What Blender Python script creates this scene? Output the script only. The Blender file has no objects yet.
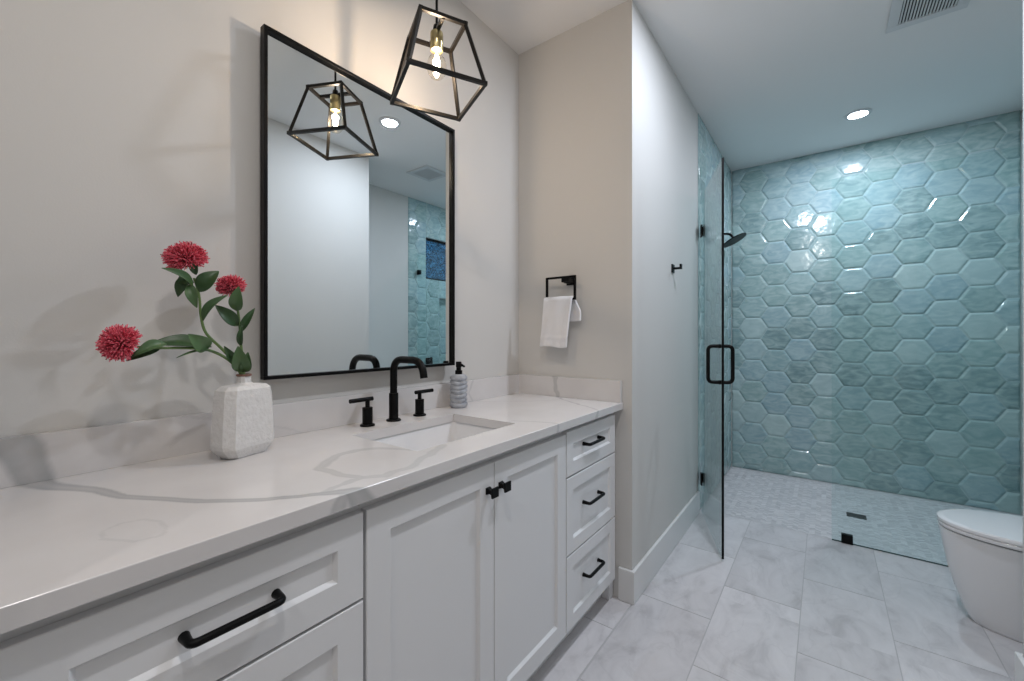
import bpy, bmesh, math, random
import numpy as np
from mathutils import Vector, Matrix
C = bpy.context.scene.collection
S = bpy.context.scene
PI = math.pi
rnd = random.Random(7)

# ------------------------------------------------------------------ camera, world, lights, exposure
FPX = 417.56; YAW = 0.6423
cam_d = bpy.data.cameras.new('camera'); cam = bpy.data.objects.new('camera', cam_d); C.objects.link(cam)
cam.location = (1.3036, 0.0, 1.2104); cam.rotation_euler = (PI / 2, 0, YAW)
cam_d.sensor_width = 36; cam_d.lens = FPX / 1024 * 36; cam_d.shift_y = -4.4 / 1024; cam_d.clip_start = .02
S.camera = cam
S.view_settings.view_transform = 'Standard'; S.view_settings.look = 'None'
S.view_settings.gamma = 1; S.view_settings.use_curve_mapping = False
S.view_settings.exposure = 0.42

W = bpy.data.worlds.new('dusk'); S.world = W; W.use_nodes = True
W.node_tree.nodes['Background'].inputs[0].default_value = (.02, .16, .42, 1)   # dusk outside the shower window
W.node_tree.nodes['Background'].inputs[1].default_value = .35

CEIL = 2.743
COOL = (.80, .87, 1.0); WARM = (1.0, .79, .60)
CANS = [(1.489, 3.737, 13), (1.2, 1.87, 12.5), (1.2, .15, 6), (1.2, -1.0, 5)]    # recessed lights in the ceiling; the last two are unseen, added for fill
def lamp(name, kind, loc, power, color, size=.05, spot=None, blend=.5):
    d = bpy.data.lights.new(name, kind); d.energy = power; d.color = color
    if kind == 'AREA': d.shape = 'DISK'; d.size = size
    else: d.shadow_soft_size = size
    if spot: d.spot_size = spot; d.spot_blend = blend
    o = bpy.data.objects.new(name, d); C.objects.link(o); o.location = loc; return o
for x, y, p in CANS:
    l = lamp('can_lamp', 'AREA', (x, y, CEIL - .012), p, COOL if y > 1 else (1.0, .955, .93), .10)
PEND = (.3041, .9314)
lamp('bulb_lamp', 'POINT', (PEND[0], PEND[1], 2.100), 8.5, WARM, .012)

# ------------------------------------------------------------------ materials
def mat(name, col, rough=.5, metal=0, spec=.5, bump=None, coat=0, var=None, emit=None):
    """bump=(scale,strength,distance) noise bump; var=(scale, colour2, amount) large soft noise variation"""
    m = bpy.data.materials.new(name); m.use_nodes = True; nt = m.node_tree; b = nt.nodes['Principled BSDF']
    b.inputs['Base Color'].default_value = (*col, 1); b.inputs['Roughness'].default_value = rough
    b.inputs['Metallic'].default_value = metal; b.inputs['Specular IOR Level'].default_value = spec
    b.inputs['Coat Weight'].default_value = coat; b.inputs['Coat Roughness'].default_value = .05
    tc = nt.nodes.new('ShaderNodeTexCoord')
    if bump:
        n = nt.nodes.new('ShaderNodeTexNoise'); n.inputs['Scale'].default_value = bump[0]; n.inputs['Detail'].default_value = 4
        nt.links.new(tc.outputs['Object'], n.inputs['Vector'])
        bp = nt.nodes.new('ShaderNodeBump'); bp.inputs['Strength'].default_value = bump[1]; bp.inputs['Distance'].default_value = bump[2]
        nt.links.new(n.outputs['Fac'], bp.inputs['Height']); nt.links.new(bp.outputs[0], b.inputs['Normal'])
    if var:
        n = nt.nodes.new('ShaderNodeTexNoise'); n.inputs['Scale'].default_value = var[0]; n.inputs['Detail'].default_value = 5
        nt.links.new(tc.outputs['Object'], n.inputs['Vector'])
        mx = nt.nodes.new('ShaderNodeMix'); mx.data_type = 'RGBA'
        mr = nt.nodes.new('ShaderNodeMapRange'); mr.inputs[1].default_value = .3; mr.inputs[2].default_value = .7; mr.inputs[4].default_value = var[2]
        nt.links.new(n.outputs['Fac'], mr.inputs[0]); nt.links.new(mr.outputs[0], mx.inputs[0])
        mx.inputs[6].default_value = (*col, 1); mx.inputs[7].default_value = (*var[1], 1)
        nt.links.new(mx.outputs[2], b.inputs['Base Color'])
    if emit:
        b.inputs['Emission Color'].default_value = (*emit[0], 1); b.inputs['Emission Strength'].default_value = emit[1]
    return m

M = {}
M['wall'] = mat('white_wall_paint', (.62, .61, .59), .8, spec=.15, bump=(260, .12, .0015))
M['ceiling'] = mat('ceiling_paint', (.80, .795, .79), .75, spec=.2, bump=(200, .15, .0015))
M['trim'] = mat('white_trim_paint', (.72, .72, .715), .32, spec=.45)
M['cabinet'] = mat('white_cabinet_lacquer', (.73, .735, .745), .33, spec=.45)
M['dark'] = mat('cabinet_inside', (.30, .29, .27), .7)
M['black'] = mat('matte_black_metal', (.003, .003, .0032), .36, spec=.14)
M['bronze'] = mat('oiled_black_bronze', (.006, .005, .004), .33, spec=.3)
M['brass'] = mat('aged_brass', (.50, .42, .22), .30, metal=1)
M['porcelain'] = mat('white_porcelain', (.78, .78, .79), .10, spec=.6, coat=.4)
M['towel'] = mat('white_terry', (.86, .86, .88), .95, spec=.1, bump=(700, .8, .003))
M['mirror'] = mat('mirror_silver', (.80, .85, .86), .0, metal=1)
M['grout'] = mat('pale_grout', (.46, .455, .46), .8)
M['wgrout'] = mat('wall_grout', (.42, .52, .53), .7)
M['vase'] = mat('crackled_white_ceramic', (.74, .73, .72), .5, bump=(110, .55, .004), var=(60, (.62, .60, .58), .5))
M['rim'] = mat('brown_rim', (.18, .085, .06), .5)
M['stem'] = mat('green_stem', (.12, .20, .06), .5)
M['dispenser'] = mat('grey_glazed_ceramic', (.24, .26, .30), .28, bump=(60, .5, .004), var=(40, (.50, .52, .56), .9))
M['seam'] = mat('toilet_gap', (.05, .05, .05), .6)
M['fil'] = mat('glowing_filament', (1, .8, .5), .5, emit=((1, .74, .45), 45))
M['candisc'] = mat('led_disc', (1, 1, 1), .5, emit=((.93, .97, 1.0), 14))
M['vent'] = mat('white_vent_enamel', (.62, .63, .64), .5)
M['ventdark'] = mat('vent_inside', (.02, .02, .025), .8)
M['drain'] = mat('drain_black', (.015, .018, .02), .4, metal=.3)

def nodes(m): return m.node_tree, m.node_tree.nodes, m.node_tree.links, m.node_tree.nodes['Principled BSDF']
# leaves: darker and lighter greens leaf by leaf
def leafmat():
    m = mat('waxy_leaf', (.03, .10, .03), .38, spec=.4); nt, N, L, b = nodes(m)
    g = N.new('ShaderNodeNewGeometry'); oi = N.new('ShaderNodeObjectInfo')
    mx = N.new('ShaderNodeMix'); mx.data_type = 'RGBA'; mx.inputs[6].default_value = (.035, .085, .03, 1); mx.inputs[7].default_value = (.13, .24, .10, 1)
    L.new(oi.outputs['Color'], mx.inputs[0]); 
    n = N.new('ShaderNodeTexNoise'); n.inputs['Scale'].default_value = 60
    m2 = N.new('ShaderNodeMix'); m2.data_type = 'RGBA'; m2.blend_type = 'MULTIPLY'; m2.inputs[0].default_value = .35
    L.new(mx.outputs[2], m2.inputs[6]); L.new(n.outputs['Color'], m2.inputs[7]); L.new(m2.outputs[2], b.inputs['Base Color'])
    return m
M['leaf'] = leafmat()
def petalmat():
    m = mat('pink_red_florets', (.62, .035, .07), .6, spec=.2); nt, N, L, b = nodes(m)
    g = N.new('ShaderNodeNewGeometry'); r = N.new('ShaderNodeValToRGB')
    r.color_ramp.elements[0].color = (.22, .02, .03, 1); r.color_ramp.elements[1].color = (.95, .27, .34, 1)
    e = r.color_ramp.elements.new(.35); e.color = (.80, .085, .14, 1)
    L.new(g.outputs['Random Per Island'], r.inputs[0]); L.new(r.outputs[0], b.inputs['Base Color']); return m
M['petal'] = petalmat()
M['core'] = mat('dark_flower_core', (.16, .015, .02), .7)

def glassmat(name, tint, ior=1.45):
    m = bpy.data.materials.new(name); m.use_nodes = True; nt = m.node_tree; N = nt.nodes; L = nt.links; N.clear()
    o = N.new('ShaderNodeOutputMaterial'); mx = N.new('ShaderNodeMixShader'); t = N.new('ShaderNodeBsdfTransparent'); g = N.new('ShaderNodeBsdfGlossy')
    # Schlick reflectance from the surface angle, the same on both faces of the sheet
    ge = N.new('ShaderNodeNewGeometry'); dt = N.new('ShaderNodeVectorMath'); dt.operation = 'DOT_PRODUCT'; L.new(ge.outputs['Normal'], dt.inputs[0]); L.new(ge.outputs['Incoming'], dt.inputs[1])
    ab = N.new('ShaderNodeMath'); ab.operation = 'ABSOLUTE'; L.new(dt.outputs['Value'], ab.inputs[0])
    om = N.new('ShaderNodeMath'); om.operation = 'SUBTRACT'; om.inputs[0].default_value = 1; L.new(ab.outputs[0], om.inputs[1]); om.use_clamp = True
    pw = N.new('ShaderNodeMath'); pw.operation = 'POWER'; L.new(om.outputs[0], pw.inputs[0]); pw.inputs[1].default_value = 5
    f0 = ((ior - 1) / (ior + 1)) ** 2
    f = N.new('ShaderNodeMath'); f.operation = 'MULTIPLY_ADD'; L.new(pw.outputs[0], f.inputs[0]); f.inputs[1].default_value = 1 - f0; f.inputs[2].default_value = f0
    t.inputs[0].default_value = (*tint, 1); g.inputs['Roughness'].default_value = 0.0
    L.new(f.outputs[0], mx.inputs[0]); L.new(t.outputs[0], mx.inputs[1]); L.new(g.outputs[0], mx.inputs[2]); L.new(mx.outputs[0], o.inputs[0]); return m
M['glass'] = glassmat('shower_glass', (.915, .965, .965))
M['bulbglass'] = glassmat('bulb_glass', (1.0, .97, .92), 1.35)
M['winglass'] = glassmat('window_glass', (.8, .9, 1.0), 1.5)

# floor tile: pale grey porcelain with clouded veining that differs from tile to tile
def floormat():
    m = mat('pale_grey_stone_tile', (.6, .6, .6), .42, spec=.4); nt, N, L, b = nodes(m)
    tc = N.new('ShaderNodeTexCoord'); g = N.new('ShaderNodeNewGeometry')
    sc = N.new('ShaderNodeVectorMath'); sc.operation = 'SCALE'; sc.inputs[0].default_value = (37, 61, 13); L.new(g.outputs['Random Per Island'], sc.inputs['Scale'])
    ad = N.new('ShaderNodeVectorMath'); ad.operation = 'ADD'; L.new(tc.outputs['Object'], ad.inputs[0]); L.new(sc.outputs[0], ad.inputs[1])
    mp = N.new('ShaderNodeMapping'); mp.inputs['Scale'].default_value = (1.0, .55, 1); mp.inputs['Rotation'].default_value = (0, 0, .5); L.new(ad.outputs[0], mp.inputs[0])
    n = N.new('ShaderNodeTexNoise'); n.inputs['Scale'].default_value = 9; n.inputs['Detail'].default_value = 10; n.inputs['Roughness'].default_value = .62; n.inputs['Distortion'].default_value = .8
    L.new(mp.outputs[0], n.inputs['Vector'])
    r = N.new('ShaderNodeValToRGB'); e = r.color_ramp.elements
    e[0].position = .30; e[0].color = (.47, .455, .465, 1); e[1].position = .68; e[1].color = (.66, .645, .655, 1)
    x = e.new(.46); x.color = (.585, .57, .58, 1)
    L.new(n.outputs['Fac'], r.inputs[0])
    n2 = N.new('ShaderNodeTexNoise'); n2.inputs['Scale'].default_value = 3.2; n2.inputs['Detail'].default_value = 8; n2.inputs['Distortion'].default_value = 1.6
    L.new(mp.outputs[0], n2.inputs['Vector'])
    r2 = N.new('ShaderNodeValToRGB'); e = r2.color_ramp.elements; e[0].position = .485; e[0].color = (0, 0, 0, 1); e[1].position = .50; e[1].color = (1, 1, 1, 1)
    x = e.new(.515); x.color = (0, 0, 0, 1); L.new(n2.outputs['Fac'], r2.inputs[0])
    mu = N.new('ShaderNodeMath'); mu.operation = 'MULTIPLY'; mu.inputs[1].default_value = .22; L.new(r2.outputs[0], mu.inputs[0])
    mx = N.new('ShaderNodeMix'); mx.data_type = 'RGBA'; L.new(mu.outputs[0], mx.inputs[0]); L.new(r.outputs[0], mx.inputs[6]); mx.inputs[7].default_value = (.42, .41, .42, 1)
    hv = N.new('ShaderNodeHueSaturation'); mr = N.new('ShaderNodeMapRange'); mr.inputs[3].default_value = .92; mr.inputs[4].default_value = 1.06
    L.new(g.outputs['Random Per Island'], mr.inputs[0]); L.new(mr.outputs[0], hv.inputs['Value']); L.new(mx.outputs[2], hv.inputs['Color'])
    L.new(hv.outputs[0], b.inputs['Base Color']); return m
M['floor'] = floormat()

def hexmat():
    m = mat('glazed_aqua_tile', (.2, .4, .42), .11, spec=.55, coat=.25); nt, N, L, b = nodes(m)
    tc = N.new('ShaderNodeTexCoord'); g = N.new('ShaderNodeNewGeometry')
    r = N.new('ShaderNodeValToRGB'); e = r.color_ramp.elements
    e[0].position = 0; e[0].color = (.19, .295, .305, 1); e[1].position = 1; e[1].color = (.42, .54, .53, 1)
    x = e.new(.45); x.color = (.29, .425, .42, 1); x = e.new(.75); x.color = (.28, .41, .455, 1)
    L.new(g.outputs['Random Per Island'], r.inputs[0])
    sc = N.new('ShaderNodeVectorMath'); sc.operation = 'SCALE'; sc.inputs[0].default_value = (17, 23, 31); L.new(g.outputs['Random Per Island'], sc.inputs['Scale'])
    ad = N.new('ShaderNodeVectorMath'); ad.operation = 'ADD'; L.new(tc.outputs['Object'], ad.inputs[0]); L.new(sc.outputs[0], ad.inputs[1])
    mp = N.new('ShaderNodeMapping'); mp.inputs['Scale'].default_value = (.7, .7, 1.6); L.new(ad.outputs[0], mp.inputs[0])
    n = N.new('ShaderNodeTexNoise'); n.inputs['Scale'].default_value = 14; n.inputs['Detail'].default_value = 6; n.inputs['Distortion'].default_value = 1.2; L.new(mp.outputs[0], n.inputs['Vector'])
    mr = N.new('ShaderNodeMapRange'); mr.inputs[1].default_value = .35; mr.inputs[2].default_value = .70; mr.inputs[3].default_value = .0; mr.inputs[4].default_value = .6
    L.new(n.outputs['Fac'], mr.inputs[0])
    mx = N.new('ShaderNodeMix'); mx.data_type = 'RGBA'; L.new(mr.outputs[0], mx.inputs[0]); L.new(r.outputs[0], mx.inputs[6]); mx.inputs[7].default_value = (.54, .66, .645, 1)
    L.new(mx.outputs[2], b.inputs['Base Color'])
    n3 = N.new('ShaderNodeTexNoise'); n3.inputs['Scale'].default_value = 22; n3.inputs['Detail'].default_value = 2; L.new(ad.outputs[0], n3.inputs['Vector'])
    bp = N.new('ShaderNodeBump'); bp.inputs['Strength'].default_value = .35; bp.inputs['Distance'].default_value = .003
    L.new(n3.outputs['Fac'], bp.inputs['Height']); L.new(bp.outputs[0], b.inputs['Normal']); L.new(bp.outputs[0], b.inputs['Coat Normal'])
    return m
M['hex'] = hexmat()
def mosaicmat():
    m = mat('pearl_mosaic', (.6, .6, .6), .25, spec=.5); nt, N, L, b = nodes(m)
    g = N.new('ShaderNodeNewGeometry'); r = N.new('ShaderNodeValToRGB')
    r.color_ramp.elements[0].color = (.50, .50, .52, 1); r.color_ramp.elements[1].color = (.76, .755, .765, 1)
    L.new(g.outputs['Random Per Island'], r.inputs[0]); L.new(r.outputs[0], b.inputs['Base Color']); return m
M['mosaic'] = mosaicmat()
def quartzmat():
    m = mat('veined_white_quartz', (.8, .8, .8), .16, spec=.5); nt, N, L, b = nodes(m)
    at = N.new('ShaderNodeAttribute'); at.attribute_name = 'vein'
    tc = N.new('ShaderNodeTexCoord')
    n = N.new('ShaderNodeTexNoise'); n.inputs['Scale'].default_value = 5; n.inputs['Detail'].default_value = 6; L.new(tc.outputs['Object'], n.inputs['Vector'])
    r = N.new('ShaderNodeValToRGB'); r.color_ramp.elements[0].position = .35; r.color_ramp.elements[0].color = (.655, .635, .63, 1)
    r.color_ramp.elements[1].position = .65; r.color_ramp.elements[1].color = (.70, .685, .68, 1); L.new(n.outputs['Fac'], r.inputs[0])
    mx = N.new('ShaderNodeMix'); mx.data_type = 'RGBA'; L.new(at.outputs['Fac'], mx.inputs[0]); L.new(r.outputs[0], mx.inputs[6]); mx.inputs[7].default_value = (.36, .365, .37, 1)
    L.new(mx.outputs[2], b.inputs['Base Color']); return m
M['quartz'] = quartzmat()

# ------------------------------------------------------------------ mesh helpers
def bmo(): return bmesh.new()
def obj(name, bm, m, parent=None, smooth=False, loc=None, subs=0, label=None):
    me = bpy.data.meshes.new(name); bmesh.ops.recalc_face_normals(bm, faces=bm.faces)
    if smooth:
        for f in bm.faces: f.smooth = True
        for e in bm.edges:
            if len(e.link_faces) == 2 and e.calc_face_angle(0) > .7: e.smooth = False
    bm.to_mesh(me); bm.free()
    for x in (m if isinstance(m, (list, tuple)) else [m]): me.materials.append(x)
    o = bpy.data.objects.new(name, me); C.objects.link(o)
    if parent is not None: o.parent = parent
    if loc is not None: o.location = loc
    if subs:
        md = o.modifiers.new('smooth', 'SUBSURF'); md.levels = subs; md.render_levels = subs
    if label: o['label'] = label
    return o
def tag(o, label, cat, group=None, kind=None):
    o['label'] = label; o['category'] = cat
    if group: o['group'] = group
    if kind: o['kind'] = kind
    return o
def thing(name, label, cat, loc=(0, 0, 0), rot=(0, 0, 0), group=None):
    o = bpy.data.objects.new(name, None); o.empty_display_size = .05; C.objects.link(o); o.location = loc; o.rotation_euler = rot
    return tag(o, label, cat, group)
def struct(name, bm, m, parent=None, label=None, **k):
    o = obj(name, bm, m, parent, **k)
    if parent is None:
        o['kind'] = 'structure'
        if label: o['label'] = label
    return o
def box(bm, x0, x1, y0, y1, z0, z1, bev=0, mi=0, seg=2):
    vs = [bm.verts.new(p) for p in [(x0, y0, z0), (x1, y0, z0), (x1, y1, z0), (x0, y1, z0), (x0, y0, z1), (x1, y0, z1), (x1, y1, z1), (x0, y1, z1)]]
    fs = [bm.faces.new([vs[i] for i in q]) for q in [(0, 3, 2, 1), (4, 5, 6, 7), (0, 1, 5, 4), (1, 2, 6, 5), (2, 3, 7, 6), (3, 0, 4, 7)]]
    for f in fs: f.material_index = mi
    if bev:
        es = list({e for f in fs for e in f.edges})
        r = bmesh.ops.bevel(bm, geom=es, offset=bev, segments=seg, affect='EDGES', profile=.6)
        for f in r['faces']: f.material_index = mi
    return bm
def boxb(*a, **k): return box(bmo(), *a, **k)
def lathe(bm, prof, c=(0, 0, 0), n=32, axis='z', mi=0):
    """prof: list of (radius, height)"""
    rings = []
    for r, h in prof:
        ring = []
        for i in range(n):
            a = 2 * PI * i / n; p = (r * math.cos(a), r * math.sin(a), h)
            if axis == 'x': p = (h, p[0], p[1])
            if axis == 'y': p = (p[0], h, p[1])
            ring.append(bm.verts.new((p[0] + c[0], p[1] + c[1], p[2] + c[2])))
        rings.append(ring)
    for a, b in zip(rings, rings[1:]):
        for i in range(n):
            f = bm.faces.new((a[i], a[(i + 1) % n], b[(i + 1) % n], b[i])); f.material_index = mi
    for ring in (rings[0], rings[-1]):
        try: f = bm.faces.new(ring); f.material_index = mi
        except ValueError: pass
    return bm
def tube(bm, pts, r, n=12, caps=True, mi=0):
    pts = [Vector(p) for p in pts]; rr = r if isinstance(r, (list, tuple)) else [r] * len(pts)
    t0 = (pts[1] - pts[0]).normalized(); up = Vector((0, 0, 1)) if abs(t0.z) < .9 else Vector((0, 1, 0))
    u = t0.cross(up).normalized(); rings = []
    for i, p in enumerate(pts):
        t = (pts[min(i + 1, len(pts) - 1)] - pts[max(i - 1, 0)]).normalized()
        u = (u - t * u.dot(t)).normalized(); v = t.cross(u)
        rings.append([bm.verts.new(p + (u * math.cos(2 * PI * k / n) + v * math.sin(2 * PI * k / n)) * rr[i]) for k in range(n)])
    for a, b in zip(rings, rings[1:]):
        for i in range(n):
            f = bm.faces.new((a[i], a[(i + 1) % n], b[(i + 1) % n], b[i])); f.material_index = mi
    if caps:
        bm.faces.new(rings[0][::-1]).material_index = mi; bm.faces.new(rings[-1]).material_index = mi
    return bm
def bar(bm, a, b, w, up=(0, 0, 1), h=None):
    """square bar from a to b"""
    a = Vector(a); b = Vector(b); t = (b - a).normalized(); up = Vector(up)
    if abs(t.dot(up)) > .95: up = Vector((1, 0, 0))
    u = t.cross(up).normalized(); v = u.cross(t).normalized(); h = h or w
    ring = [[bm.verts.new(p + u * (sx * w / 2) + v * (sy * h / 2)) for sx, sy in ((-1, -1), (1, -1), (1, 1), (-1, 1))] for p in (a, b)]
    for i in range(4): bm.faces.new((ring[0][i], ring[0][(i + 1) % 4], ring[1][(i + 1) % 4], ring[1][i]))
    bm.faces.new(ring[0][::-1]); bm.faces.new(ring[1]); return bm
def arc(c, r, a0, a1, n, f): return [f(c, r, a0 + (a1 - a0) * i / n) for i in range(n + 1)]
def fillet(pts, r, n=6):
    """round the corners of a polyline"""
    P = [Vector(p) for p in pts]; out = [P[0]]
    for i in range(1, len(P) - 1):
        a = (P[i - 1] - P[i]).normalized(); b = (P[i + 1] - P[i]).normalized()
        p0 = P[i] + a * r; p1 = P[i] + b * r
        for k in range(n + 1):
            t = k / n; out.append(p0 * (1 - t) ** 2 + P[i] * 2 * t * (1 - t) + p1 * t * t)
    out.append(P[-1]); return out
def clip_poly(poly, x0, x1, y0, y1):
    for ax, lim, s in ((0, x0, 1), (0, x1, -1), (1, y0, 1), (1, y1, -1)):
        out = []
        for i in range(len(poly)):
            a, b = poly[i - 1], poly[i]; da = s * (a[ax] - lim); db = s * (b[ax] - lim)
            if da >= 0: 
                pass
            if (da >= 0) != (db >= 0):
                t = da / (da - db); out.append((a[0] + t * (b[0] - a[0]), a[1] + t * (b[1] - a[1])))
            if db >= 0: out.append(b)
        poly = out
        if len(poly) < 3: return []
    return poly
def pillow(bm, poly, to3, h, inset, rg, tilt=0):
    """a tile with bevelled edges over polygon poly (2D); to3(u,v,height) -> 3D"""
    cx = sum(p[0] for p in poly) / len(poly); cy = sum(p[1] for p in poly) / len(poly)
    area = abs(sum(poly[i - 1][0] * poly[i][1] - poly[i][0] * poly[i - 1][1] for i in range(len(poly)))) / 2
    if area < 2e-5: return
    rad = min(math.hypot((a[0] + b[0]) / 2 - cx, (a[1] + b[1]) / 2 - cy) for a, b in zip(poly, poly[1:] + poly[:1]))
    k = max(.2, 1 - inset / max(rad, 1e-4)); k2 = max(.15, 1 - inset * 1.7 / max(rad, 1e-4))
    tx = rg.uniform(-tilt, tilt); ty = rg.uniform(-tilt, tilt)
    def ring(s, hh): return [bm.verts.new(to3(cx + (p[0] - cx) * s, cy + (p[1] - cy) * s, hh + (tx * (p[0] - cx) + ty * (p[1] - cy)) * (hh > 0))) for p in poly]
    r0 = ring(1, 0); r1 = ring(k, h * .85); r2 = ring(k2, h)
    n = len(poly)
    for a, b in ((r0, r1), (r1, r2)):
        for i in range(n): bm.faces.new((a[i], a[(i + 1) % n], b[(i + 1) % n], b[i]))
    bm.faces.new(r2)

# ------------------------------------------------------------------ room shell
WX = -.03; TY = 1.843; SX = .605; BY = 4.338; RX = 2.38; WING = 1.832; FY = -1.9; GY = 3.12
struct('wall_left', boxb(WX - .1, WX, -.12, TY, 0, CEIL), M['wall'], label='long white painted wall behind the vanity')
struct('wall_stub', boxb(WX - .1, SX, TY, BY + .1, 0, CEIL), M['wall'], label='white painted wall block with the towel ring and robe hook')
struct('wall_near', boxb(WX - .1, SX, FY, -.02, 0, CEIL), M['wall'], label='white wall at the near end of the vanity')
struct('wall_front', boxb(SX, WING, FY - .1, FY, 0, CEIL), M['wall'], label='white wall behind the viewer')
bm = boxb(WING, RX + .1, FY - .1, 2.13, 0, CEIL)
struct('wall_wing', bm, M['wall'], label='white wall on the right before the toilet alcove')
WY0, WY1, WZ0, WZ1 = 3.25, 3.90, 1.87, 2.35
NY0, NY1, NZ0, NZ1 = 3.46, 3.80, 1.40, 1.66
ROT = .12
def holed_wall():
    bm = bmo(); ys = [2.13, WY0, NY0, NY1, WY1, BY + .1]; zs = [0, NZ0, NZ1, WZ0, WZ1, CEIL]
    for i in range(len(ys) - 1):
        for j in range(len(zs) - 1):
            ym = (ys[i] + ys[i + 1]) / 2; zm = (zs[j] + zs[j + 1]) / 2
            if WY0 < ym < WY1 and WZ0 < zm < WZ1: continue
            niche = NY0 < ym < NY1 and NZ0 < zm < NZ1
            box(bm, RX + (.07 if niche else 0), RX + .12, ys[i], ys[i + 1], zs[j], zs[j + 1])
    return bm
struct('wall_right', holed_wall(), M['wall'], label='right wall beyond the toilet with the shower window')
struct('wall_back', boxb(SX, RX + .12, BY, BY + .1, 0, CEIL), M['wall'], label='far wall of the shower under aqua tiles')
struct('ceiling', boxb(WX - .1, RX + .12, FY - .1, BY + .1, CEIL, CEIL + .1), M['ceiling'])

# hexagon tiles: elongated, point to point .232, flats .19 apart
def hexes(bm, to3, u0, u1, v0, v1, rects, uo, vo, seed):
    rg = random.Random(seed); P = .1755; H = .19; g = .0016
    k0 = int(math.floor((u0 - uo) / P)) - 1; k1 = int(math.ceil((u1 - uo) / P)) + 1
    for k in range(k0, k1 + 1):
        cu = uo + k * P; off = H / 2 if k % 2 else 0
        j0 = int(math.floor((v0 - vo) / H)) - 2; j1 = int(math.ceil((v1 - vo) / H)) + 2
        for j in range(j0, j1 + 1):
            cv = vo + off + j * H; a = .116 - g; b = .0595 - g * .5; h = H / 2 - g
            hexa = [(cu + a, cv), (cu + b, cv + h), (cu - b, cv + h), (cu - a, cv), (cu - b, cv - h), (cu + b, cv - h)]
            for r in rects:
                q = clip_poly(hexa, *r)
                if q: pillow(bm, q, to3, .0056, .0095, rg, .012)
TT = .0035
for nm, u0, u1, to3, rects, uo, seed, par in (
        ('tiles_back', SX, RX, lambda u, v, h: (u, BY - TT - h, v), [(SX + .012, RX - .012, 0, CEIL)], 1.138, 3, 'wall_back'),
        ('tiles_stub', 3.063, BY, lambda u, v, h: (SX + TT + h, u, v), [(3.068, BY - .004, 0, CEIL)], 3.20, 5, 'wall_stub'),
        ('tiles_right', 2.99, BY, lambda u, v, h: (RX - TT - h, u, v), [(2.995, WY0, 0, CEIL), (WY1, BY - .004, 0, CEIL), (WY0, NY0, 0, WZ0), (NY1, WY1, 0, WZ0), (NY0, NY1, 0, NZ0), (NY0, NY1, NZ1, WZ0), (WY0, WY1, WZ1, CEIL)], 3.20, 9, 'wall_right')):
    par = bpy.data.objects[par]
    bm = bmo(); hexes(bm, to3, u0, u1, 0, CEIL, rects, uo, 1.66 % .19, seed)
    obj('hexagon_tiles', bm, M['hex'], par)
    gb = bmo()
    for r in rects:
        p = [to3(a, b, -TT + .001) for a, b in ((r[0], r[2]), (r[1], r[2]), (r[1], r[3]), (r[0], r[3]))]
        q = [to3(a, b, 0) for a, b in ((r[0], r[2]), (r[1], r[2]), (r[1], r[3]), (r[0], r[3]))]
        a = [gb.verts.new(x) for x in p]; b = [gb.verts.new(x) for x in q]
        gb.faces.new(b); gb.faces.new(a)
        for i in range(4): gb.faces.new((a[i], a[(i + 1) % 4], b[(i + 1) % 4], b[i]))
    obj('tile_grout', gb, M['wgrout'], par)
# niche lining
bm = bmo(); box(bm, RX + .06, RX + .07, NY0, NY1, NZ0, NZ1); 
obj('niche_back', bm, M['hex'], bpy.data.objects['wall_right'])

# window in the shower wall
wn = thing('window_1', 'small black framed window high in the shower wall', 'window'); wn['kind'] = 'structure'; del wn['category']
bm = bmo(); f = .022
for a in ((WY0, WY1, WZ0, WZ0 + f), (WY0, WY1, WZ1 - f, WZ1), (WY0, WY0 + f, WZ0, WZ1), (WY1 - f, WY1, WZ0, WZ1)): box(bm, RX + .03, RX + .08, *a)
obj('window_frame', bm, M['black'], wn)
pm = mat('dusk_painted_pane', (.02, .10, .22), .06, spec=.6, bump=(9, .6, .02)); nt, N, L, b = nodes(pm)
b.inputs['Transmission Weight'].default_value = .35
v = N.new('ShaderNodeTexNoise'); v.inputs['Scale'].default_value = 16; v.inputs['Distortion'].default_value = 2.5; r = N.new('ShaderNodeValToRGB')
r.color_ramp.elements[0].position = .45; r.color_ramp.elements[1].position = .62; r.color_ramp.elements[0].color = (.005, .035, .09, 1); r.color_ramp.elements[1].color = (.10, .34, .60, 1); L.new(v.outputs['Fac'], r.inputs[0]); L.new(r.outputs[0], b.inputs['Base Color'])  # dusk blue with lighter reflection streaks painted into the pane colour
obj('window_pane', boxb(RX + .045, RX + .055, WY0 + f, WY1 - f, WZ0 + f, WZ1 - f), pm, wn)

# ------------------------------------------------------------------ floor
bm = bmo(); rg = random.Random(4)
T = .305; L2 = .61
def tiles_in(bm, x0, x1, y0, y1):
    g = .0019
    for i in range(-1, 8):
        a = .61 + (i - 2) * T; off = 0 if (i % 2 == 1) else .305     # i=3 -> x .915..1.22
        for j in range(-6, 8):
            yb = 1.63 + off + (j) * L2
            q = clip_poly([(a + g, yb + g), (a + T - g, yb + g), (a + T - g, yb + L2 - g), (a + g, yb + L2 - g)], x0, x1, y0, y1)
            if not q or max(p[0] for p in q) - min(p[0] for p in q) < .004: continue
            vs = [(p[0], p[1]) for p in q]
            top = [bm.verts.new((p[0], p[1], 0)) for p in vs]; bot = [bm.verts.new((p[0], p[1], -.006)) for p in vs]
            bm.faces.new(top)
            for k in range(len(vs)): bm.faces.new((top[k], bot[k], bot[(k + 1) % len(vs)], top[(k + 1) % len(vs)]))
for r in ((WX, SX, 0, TY), (SX, WING, FY, 2.13), (SX, WING, 2.13, GY + .01), (WING, RX, 2.13, GY + .01)): tiles_in(bm, *r)
fl = struct('floor', boxb(WX - .1, RX + .1, FY - .1, BY + .1, -.05, -.0015), M['grout'])
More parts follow.
